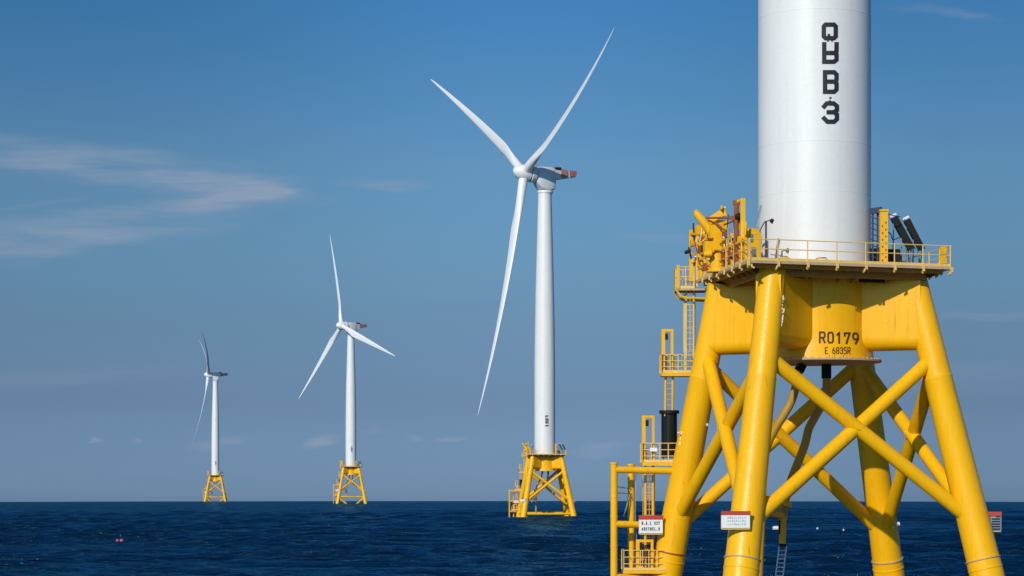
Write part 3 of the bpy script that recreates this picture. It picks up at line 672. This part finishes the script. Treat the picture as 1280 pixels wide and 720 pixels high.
    m = MB(); m.tube([P(1033,455,1.2), P(1033,473,1.2)], .27, 16); m.tube([P(1003,455,.4), P(998.5,464,.4)], .27, 16); build_each(m, 'tube_collar', 'dark', root)
    m = MB(); a, b = P(979, 645, -3.8), P(978, 680, -3.8); m.beam(a, b, .30, .5, up=(0,1,0))
    hb = m.build('hangoff_box', 'yellow_fine', root, smooth=False, bevel=.02)
    m = MB(); 
    for px, py in ((981,660),(981,670)): q = P(px, py, -3.97); m.tube([q+Vector((0,.02,0)), q-Vector((0,.02,0))], .07, 10)
    q = P(974.5, 659, -3.97); m.obox(q, (.04,0,0), (0,.015,0), (0,0,.35)); m.beam(b+Vector((0,0,.02)), b-Vector((0,0,.12)), .34, .52, up=(0,1,0)); m.build('slot', 'dark', hb)
    m = MB(); ladder(m, P(978.5, 683, -3.8), P(973, 730, -3.8), .38, step=.2, r_=.034, rung=.03); m.build('rope_ladder', 'sign', root)
    m = MB(); m.beam(leg_px('front', 618), P(987, 631, -4.0), .26, .26); m.beam(leg_px('front', 634), P(978, 645, -4.0), .26, .26); build_each(m, 'support_frame', 'yellow_fine', root, smooth=False)
    # ---- stiffener lugs, anodes and clamps on the legs
    m = MB()
    def lug(px, py, dy, s=.06, l_=.2): q = P(px, py, dy); m.tube([q-Vector((l_,0,0)), q+Vector((l_,.02,0))], s, 8)
    lug(1110, 659, 7.4, .06, .34); lug(1104, 648, 7.4, .05, .1); lug(1123, 655, 7.0, .12, .05); lug(905, 535, -1.2, .07, .2); lug(899, 548, -1.2, .06, .12); lug(969, 660, -7.0, .1, .14); lug(1140, 538, 1.6, .06, .25); lug(1132, 541, 1.5, .08, .06)
    lug(884, 531, 2.5, .08, .04); lug(848, 541, 2.4, .05, .05)
    build_each(m, 'lug', 'sign', root)
    # ---- signs
    def sign(x0, x1, y0_, y1_, dy, yaw, lines, col, leg, back=False, th=.35):
        a, b = P(x0, y0_, dy), P(x1, y1_, dy); w_ = b.x-a.x; h = a.z-b.z; c = (a+b)/2
        e = empty('warning_sign', c, root); e.rotation_euler = (0, 0, R(yaw))
        mb = MB()
        if back:
            for k in range(6): mb.beam((-w_/2, 0, -h/2+h*.72*k/5), (w_/2, 0, -h/2+h*.72*k/5), .03, .05)
            for s in (-.5, -.16, .5): mb.beam((w_*s, .03, -h/2), (w_*s, .03, h/2), .05, .05)
        else: mb.box(-w_/2, -.02, -h/2, w_/2, .02, h/2)
        mb.build('sign_panel', 'grey' if back else 'sign', e, smooth=False)
        mb = MB(); mb.box(-w_/2-.03, -.05, h/2-h*.18, w_/2+.03, .03, h/2+h*.06); mb.build('header_strip', 'red', e, smooth=False)
        mb = MB()
        for s in (-.5, .5): mb.beam((w_*s, .05, -h/2-.05), (w_*s, .05, h/2), .05)
        mb.beam((-w_/2, .05, -h/2-.05), (w_/2, .05, -h/2-.05), .05)
        lg = leg_px(leg, (y0_+y1_)/2); v = Matrix.Rotation(-R(yaw), 3, 'Z') @ (lg-c)
        for s in (-.2, .25): mb.tube([(w_*s*.6, .05, h*s), (v.x, v.y, h*s)], .04, 6)
        mb.build('bracket', 'rail', e)
        if lines:
            mb = MB()
            for (txt, yy, hh, t, gap) in lines:
                n_ = len(txt); cw = w_*.8/n_
                if txt == '#':            # sun-bleached print: only faint grey patches are left
                    r2 = random.Random(4)
                    for r_ in range(3):
                        for k in range(9):
                            x_ = -w_*.30+k*w_*.075; mb.box(x_, -.0235, -h*.32+r_*h*.2, x_+w_*r2.uniform(.03,.065), -.0225, -h*.32+r_*h*.2+h*r2.uniform(.08,.14))
                    continue
                for i, ch in enumerate(txt):
                    if ch != ' ': glyph(mb, ch, -w_*.4+i*cw, -h/2+yy*h, cw*gap, hh*h, t, lambda x, y: Vector((x, -.024, y)))
            mb.build('lettering', col, e, smooth=False)
        return e
    sign(799, 828.5, 645.5, 666.5, 2.75, 4, [('U.A.L 327', .50, .20, .036, .70), ('40CTREL.0', .16, .19, .036, .74)], 'ink', 'left')
    sign(902, 937.5, 640, 660, -9.3, 3, [('#', 0, 0, 0, 0)], 'pale', 'front')
    sign(1233, 1251, 641, 663, -3.9, -4, None, 'ink', 'right', back=True)
    # weld and chafe marks: flaked white bird marks down the front leg and brace edges
    m = MB(); rr = random.Random(11)
    def splat(pts_, n, dyf, spread=1.6):
        for _ in range(n):
            i = rr.random(); a, b = pts_; px = a[0]+(b[0]-a[0])*i+rr.uniform(-1,1)*spread; py = a[1]+(b[1]-a[1])*i
            q = dyf(px, py); s = rr.uniform(.015, .05)
            m.obox(q, (s,0,0), (0,.01,0), (rr.uniform(-.02,.02),0,s*rr.uniform(.8,2.6)))
    def on_leg(k):
        def f(px, py):
            c = leg_px(k, py); y = Y1+c.y; x = (px-CX)/F*y-X1; rr_ = .74; dx = max(-.97, min(.97, (x-c.x)/rr_)); dd = -rr_*math.sqrt(1-dx*dx)-.004
            return P(px, py, c.y+dd)
        return f
    splat(((979,372),(976,430)), 11, on_leg('front'), 1.0); splat(((853,538),(846,580)), 16, on_leg('left'), .8)
    splat(((1213,642),(1215,648)), 6, on_leg('right'), 1.5); splat(((1090,640),(1091,646)), 5, on_leg('back'), 1)
    build_each(m, 'salt_stain', 'sign', root, 6, smooth=False)

# ================================================================ tower
def tower(root, ztop, name_mb, ink, seams=(), rtop=1.93):
    prof = [(3.12, DECK), (3.12, DECK+.16), (3.0, DECK+.18)]
    segs = [(3.0, DECK+26), (2.72, DECK+45), (2.25, ztop-12), (rtop, ztop)]
    m = MB(); m.lathe([(0, DECK)]+prof+segs+[(0, ztop)], n=96); t = m.build('tower', 'white', root)
    m = MB()
    for z in seams:
        m.lathe([(2.99, z-.03), (3.007, z-.018), (3.007, z+.018), (2.99, z+.03)], n=96)
    if seams: m.build('weld_seam', 'white', t)
    if name_mb: name_mb.build('lettering', ink, t, smooth=False)
    return t

# ================================================================ nacelle, hub, blades from three blade tips in the photo
def rotor_frame(hub, tips, s):
    """tips as pixels, ordered; returns rotor plane vectors (world), length and the axis pointing to the viewer"""
    H = Vector(hub); T = [Vector((t[0]-H.x, -(t[1]-H.y))) for t in tips]
    cen = sum(T, Vector((0,0)))/3; Q = [t-cen for t in T]
    a = Q[0]; b = (Q[1]-Q[2])/math.sqrt(3)
    k = -(a.dot(b)); A2, B2 = a.dot(a), b.dot(b); lo, hi = max(A2, B2), max(A2, B2)*3
    for _ in range(80):
        x = (lo+hi)/2
        if (x-A2)*(x-B2) > k*k: hi = x
        else: lo = x
    az_ = math.sqrt(max(0, x-A2)); bz = math.copysign(math.sqrt(max(0, x-B2)), k)
    best = None
    for sg in (1, -1):
        av = Vector((a.x, az_*sg, a.y)); bv = Vector((b.x, bz*sg, b.y)); n_ = av.cross(bv).normalized()
        if n_.y > 0: n_ = -n_
        if best is None or n_.x < best[2].x: best = (av/s, bv/s, n_)
    return best[0], best[1], best[2], math.sqrt(x)/s, Vector((cen.x, 0, cen.y))/s

def blade(tip_dir, axis, length, prebend, root, pitch):
    m = MB(); rings = []; n = 22
    tang = axis.cross(tip_dir).normalized()
    for i in range(40):
        t = i/39; r_ = 1.5+(length-1.5)*t
        if t < .04: ch, th = 2.6, 1.0
        else:
            u = min(1, (t-.04)/.18); u = u*u*(3-2*u)
            ch = 2.6*(1-u)+3.5*u if t < .22 else 3.25*(1-(t-.22)/.78)**.85+.25
            th = 1*(1-u)+.30*u if t < .22 else .30-.14*(t-.22)/.78
        if i == 39: ch = .12
        tw = R(pitch+14*(1-t)**2*min(1, t/.1)); cd = tang*math.cos(tw)-axis*math.sin(tw); nd_ = axis*math.cos(tw)+tang*math.sin(tw)
        c = tip_dir*r_+axis*(prebend*t**2.0); ring = []
        bl_ = 1 if t < .04 else max(0, 1-(t-.04)/.16)
        for k in range(n):
            ph = 2*math.pi*k/n; x = math.cos(ph); y = math.sin(ph)
            taper = (1-bl_)*(.5*(1+x))**.6*1.0+bl_ if x > -1 else bl_
            off = (1-bl_)*.22
            ring.append(c+cd*(x*ch/2-off*ch)+nd_*(y*ch*th/2*(taper if y else 1)))
        rings.append(ring)
    m.loft(rings)
    return m

def machine(root, org, hub_px, tips, s, dist, tower_x):
    """head of a turbine; everything in the root's local frame (root unrotated)"""
    def W(px, py, y): return Vector(((px-CX)/F*y, y, EYE+(CY-py)*y/F))
    av, bv, ax, Ln, cen = rotor_frame(hub_px, tips, s)
    tx = org.x
    hubw = W(hub_px[0], hub_px[1], dist); over = (hubw.x-tx)/ax.x if abs(ax.x) > .3 else 6.5
    over = max(5.0, min(8.0, over))
    hy = ax.y*over; hub = W(hub_px[0], hub_px[1], dist+hy)-org
    axh = Vector((ax.x, ax.y, 0)).normalized()
    pre = cen.dot(Vector((ax.x, 0, ax.z)))/max(.2, ax.x**2+ax.z**2); pre = max(1.5, min(6.5, pre))
    hz = hub.z; up = Vector((0,0,1)); sd_ = up.cross(axh).normalized()
    print('rotor', hub_px, 'L', round(Ln, 1), 'axis', [round(v, 2) for v in ax], 'prebend', round(pre, 2), 'over', round(over, 2), 'hub', [round(v,1) for v in hub])
    cn = Vector((hub.x-axh.x*over, hub.y-axh.y*over, hz))       # above the tower
    def F3(a, b, c): return cn+axh*a+sd_*b+up*c
    rt = empty('rotor', hub, root)
    m = MB(); rings = []
    for a, r_ in ((-1.9,1.9),(-1.7,2.2),(-.6,2.35),(.6,2.3),(1.6,2.0),(2.5,1.5),(3.1,.9),(3.4,.35),(3.45,.02)):
        x = ax.cross(up).normalized(); y = ax.cross(x); rings.append([ax*a+x*(r_*math.cos(k*math.pi/16))+y*(r_*math.sin(k*math.pi/16)) for k in range(32)])
    m.loft(rings); m.build('hub', 'blade', rt)
    for k in range(3):
        an = 2*math.pi*k/3; dv = av*math.cos(an)+bv*math.sin(an)
        tipw = W(tips[k][0], tips[k][1], dist+hub.y+dv.y+ax.y*pre)-org       # blade tip on its ray
        dv = tipw-hub-ax*pre; d = dv.normalized()
        m = blade(d, ax, dv.length, pre, rt, 4); m.build('blade', 'blade', rt)
    # nacelle
    na = empty('nacelle', cn, root)
    def loc(v): return v-cn
    m = MB(); rings = []
    for a, r_ in ((over-1.8,1.5),(over-1.85,2.2),(over-2.0,2.5),(over-3.2,2.5),(over-3.4,2.2),(over-4.1,1.8)):
        rings.append([loc(F3(a, r_*math.cos(k*math.pi/20), r_*math.sin(k*math.pi/20)-.15)) for k in range(40)])
    m.loft(rings); m.build('generator', 'nacelle', na)
    m = MB(); rings = []
    for a, hw, zt, zb in ((over-3.5,1.6,1.5,-2.4),(over-4.0,1.9,1.8,-3.4),(1.6,2.1,1.9,-4.6),(-1.0,2.1,1.9,-4.9),(-2.1,2.0,1.8,-4.6),(-2.6,1.8,1.5,-4.0)):
        rr_ = .55; ring = []
        for cx_, cz_, t0 in ((hw-rr_, zt-rr_, 0), (-hw+rr_, zt-rr_, 90), (-hw+rr_, zb+rr_, 180), (hw-rr_, zb+rr_, 270)):
            for t in (0, 30, 60, 90): ring.append(loc(F3(a, cx_+rr_*math.cos(R(t0+t)), cz_+rr_*math.sin(R(t0+t)))))
        rings.append(ring)
    m.loft(rings); m.build('housing', 'nacelle', na)
    ztw = root_tower_top(hz)
    m = MB(); m.lathe([(0,-4.85),(2.2,-4.85),(2.25,-5.0),(2.25,-5.45),(2.05,-5.5),(2.05,-5.8),(0,-5.8)], n=40); m.build('yaw_ring', 'white', na)
    m = MB()
    V = [loc(F3(a, b, c)) for a, b, c in ((-2.4,-1.9,1.2),(-2.4,1.9,1.2),(-9.3,1.5,.75),(-9.3,-1.5,.75),(-2.4,-1.8,-1.6),(-2.4,1.8,-1.6),(-9.3,1.3,-.35),(-9.3,-1.3,-.35))]
    m.add(V, [(0,1,2,3),(7,6,5,4),(0,4,5,1),(1,5,6,2),(2,6,7,3),(3,7,4,0)]); hp = m.build('hoist_platform', 'nacelle', na, smooth=False)
    m = MB()
    for b, c in ((2.12, 0), (-2.12, 0)):
        k = 1 if b > 0 else -1
        for a0, a1 in ((-4.2,-6.3),(-7.0,-9.35)):
            w0 = 2.1-(-3-a0)*.0952; w1 = 2.1-(-3-a1)*.0952; zz0 = 1.28-(-3-a0)*.071; zz1 = 1.28-(-3-a1)*.071; zb0 = -1.35+(-3-a0)*.18; zb1 = -1.35+(-3-a1)*.18
            V = [F3(a0, k*(w0+.06), zz0+.3), F3(a1, k*(w1+.06), zz1+.3), F3(a1, k*(w1+.0), zb1+.1), F3(a0, k*(w0+.0), zb0+.1)]; V = [loc(v) for v in V]
            o_ = sd_*k*.08; m.add(V+[v+o_ for v in V], [(0,1,2,3),(7,6,5,4),(0,4,5,1),(1,5,6,2),(2,6,7,3),(3,7,4,0)])
    m.beam(loc(F3(-9.35,-1.5,.6)), loc(F3(-9.35,1.5,.6)), .12, 1.3); build_each(m, 'red_fence', 'fence', na, smooth=False)
    m = MB(); m.obox(loc(F3(-3.6,0,1.6)), axh*.9, sd_*1.6, up*.42); m.build('hatch', 'dark', na, bevel=.1)
    m = MB(); m.tube([loc(F3(-2,1,2)), loc(F3(-2,1,3.4))], .06, 6); m.tube([loc(F3(-2.6,-1,2)), loc(F3(-2.6,-1,3.1))], .06, 6); build_each(m, 'wind_vane', 'grey', na)
    return hz
def root_tower_top(hz): return hz-5.7

# ================================================================ near turbine
near = empty('wind_turbine', (X1, Y1, Z1))
tag(near, 'huge cropped white tower with black OBB3 lettering on a big yellow jacket numbered R0179', 'wind turbine', 'offshore wind turbines on yellow jackets')
jacket(near)
parts = [o for o in near.children]
fn = lambda px, py: on_cyl(px, -py, 3.012)
mb = MB()
glyph(mb, 'O', 1027, -50.5, 20.5, 22.5, 5.6, fn); blob(mb, 1036, -44, 2.2, fn)
glyph(mb, 'U', 1027.5, -80, 21, 27.5, 5.6, fn)
glyph(mb, 'B', 1028.5, -117.5, 20, 30, 5.6, fn)
glyph(mb, '3', 1027.5, -155, 21.5, 28.5, 5.6, fn)
blob(mb, 1038, -122.5, 1.7, fn); blob(mb, 1037.5, -127.5, 2.4, fn)
for px, py in ((1035,51),(1040,51)): blob(mb, px, -py, 1.3, fn)
tower(near, root_tower_top(100), mb, 'ink', seams=(P(1018,10,-3).z, P(1018,175,-3).z, P(1018,238,-3).z))
fc = lambda px, py: on_cyl(px, -py, .018+float(np.interp(P(1045, -py, -3.0).z, (14.22,14.32,15.1,15.6), (3.17,3.17,3.03,3.0))))
mb = MB()
for i, ch in enumerate('R0179'): glyph(mb, ch, 1023.6+i*10.4, -429-i*.35, 8.4, 14.8, 2.3, fc)
for i, ch in enumerate('E-6835R'):
    if ch != '-': glyph(mb, ch, 1031+i*4.7, -442.5, 4.0, 8.6, 1.1, fc)
for px, l_ in ((1037,5),(1043.5,8),(1054.5,7)): mb.add([fc(px-.25,-443.5), fc(px+.35,-443.5), fc(px+.25,-443.5-l_), fc(px-.1,-443.5-l_)], [(0,1,2,3)])
tcol = [o for o in near.children if o.name.startswith('transition_column')][0]
serial = mb.build('lettering', 'ink2', tcol, smooth=False)

# ================================================================ the three far turbines
def copy_tree(o, parent):
    c = o.copy(); sc.collection.objects.link(c); c.parent = parent
    for ch in o.children:
        if ch is not serial and not ch.name.startswith('pipe_run'): copy_tree(ch, c)       # too small to see that far off
    return c
FAR = [  # tower x, deck row, scale px/m, hub pixel, blade tips (clockwise order), label
 (681, 568, 4.34, (655,216), [(597,520),(768,34),(538,99)], 'tallest complete white wind turbine, one blade hanging down, beside the cropped near tower', -7, (681.5,518)),
 (438.6, 583, 2.22, (427,407), [(373,499),(494,445),(412,293)], 'middle-sized white wind turbine with one blade pointing straight up, between two others', -8, (0,0)),
 (269.2, 594, 1.6, (260.5,468.5), [(236.7,566),(252.7,414),(248.7,425)], 'smallest white wind turbine far off, its rotor seen almost edge-on', -8, (0,0)),
]
for (tx, dk_row, s, hub_px, tips, label, rot, mk) in FAR:
    y = F/s; x = (tx-CX)/F*y; z = EYE+(CY-dk_row)*y/F-DECK
    org = Vector((x, y, z))
    t = empty('wind_turbine', org)
    tag(t, label, 'wind turbine', 'offshore wind turbines on yellow jackets')
    rotm = Matrix.Rotation(R(rot), 4, 'Z')
    for o in parts:
        c = copy_tree(o, t); c.matrix_basis = rotm @ o.matrix_basis
    mbt = MB(); q0 = .1 if s > 4 else .25
    for i, ch in enumerate(('F','8','8','I')):
        glyph(mbt, ch, q0, 29.4-i*.82-(0.0 if ch != 'I' else -.05), .95, .76 if ch != 'I' else .9, .2, lambda u, v: Vector((3.02*math.sin(u/3), -3.02*math.cos(u/3), v)))
    hz = machine(t, org, hub_px, tips, s, y, tx)
    tower(t, root_tower_top(hz), mbt, 'ink')

# ================================================================ buoys
bpy.context.view_layer.update()
def sea_pt(px, py):
    """where the wavy sea is met in this direction"""
    hit, p, nrm, idx = bpy.data.objects['sea'].ray_cast(Vector((0, 0, EYE)), Vector(((px-CX)/F, 1, (CY-py)/F)).normalized())
    return p
def buoy(px, py, r_, mat, label, cat='buoy', group=None, stick=0, tilt=0):
    p = sea_pt(px, py); e = empty('buoy', p+Vector((0,-.2,.10))); tag(e, label, cat, group); e.rotation_euler = (R(tilt), R(tilt*1.4), 0)
    m = MB(); m.lathe([(0,-r_*.8),(r_*.6,-r_*.65),(r_*.95,-r_*.2),(r_,.12*r_),(r_*.8,r_*.6),(r_*.4,r_*.92),(.12*r_,r_*1.0),(.12*r_,r_*1.25),(0,r_*1.25)], n=20); m.build('float', mat, e)
    m = MB(); m.lathe([(r_*.97,-.05),(r_*1.05,-.02),(r_*1.05,.04),(r_*.97,.07)], n=20)
    if stick: m.tube([(0,0,r_), (0,0,r_+stick)], .05, 6)
    m.build('band', 'sign' if mat == 'red' else 'grey', e)
M['buoy_red'] = material('faded_red_float', (.48,.05,.06), .5, build=weathered((.48,.05,.06), (.7,.3,.28), .5, 3))
buoy(147.2, 676.5, .27, 'buoy_red', 'smaller left one of two red floats side by side on the open sea', group='pair of red floats')
buoy(152.3, 676.5, .34, 'buoy_red', 'larger right one of two red floats side by side on the open sea', group='pair of red floats', tilt=8)
buoy(1021.6, 661.5, .27, 'sign', 'white float seen under the near jacket, the left of two', group='small white floats')
buoy(1054.2, 663.5, .22, 'sign', 'white float nearer the back leg of the near jacket, the right of two', group='small white floats', stick=.4)
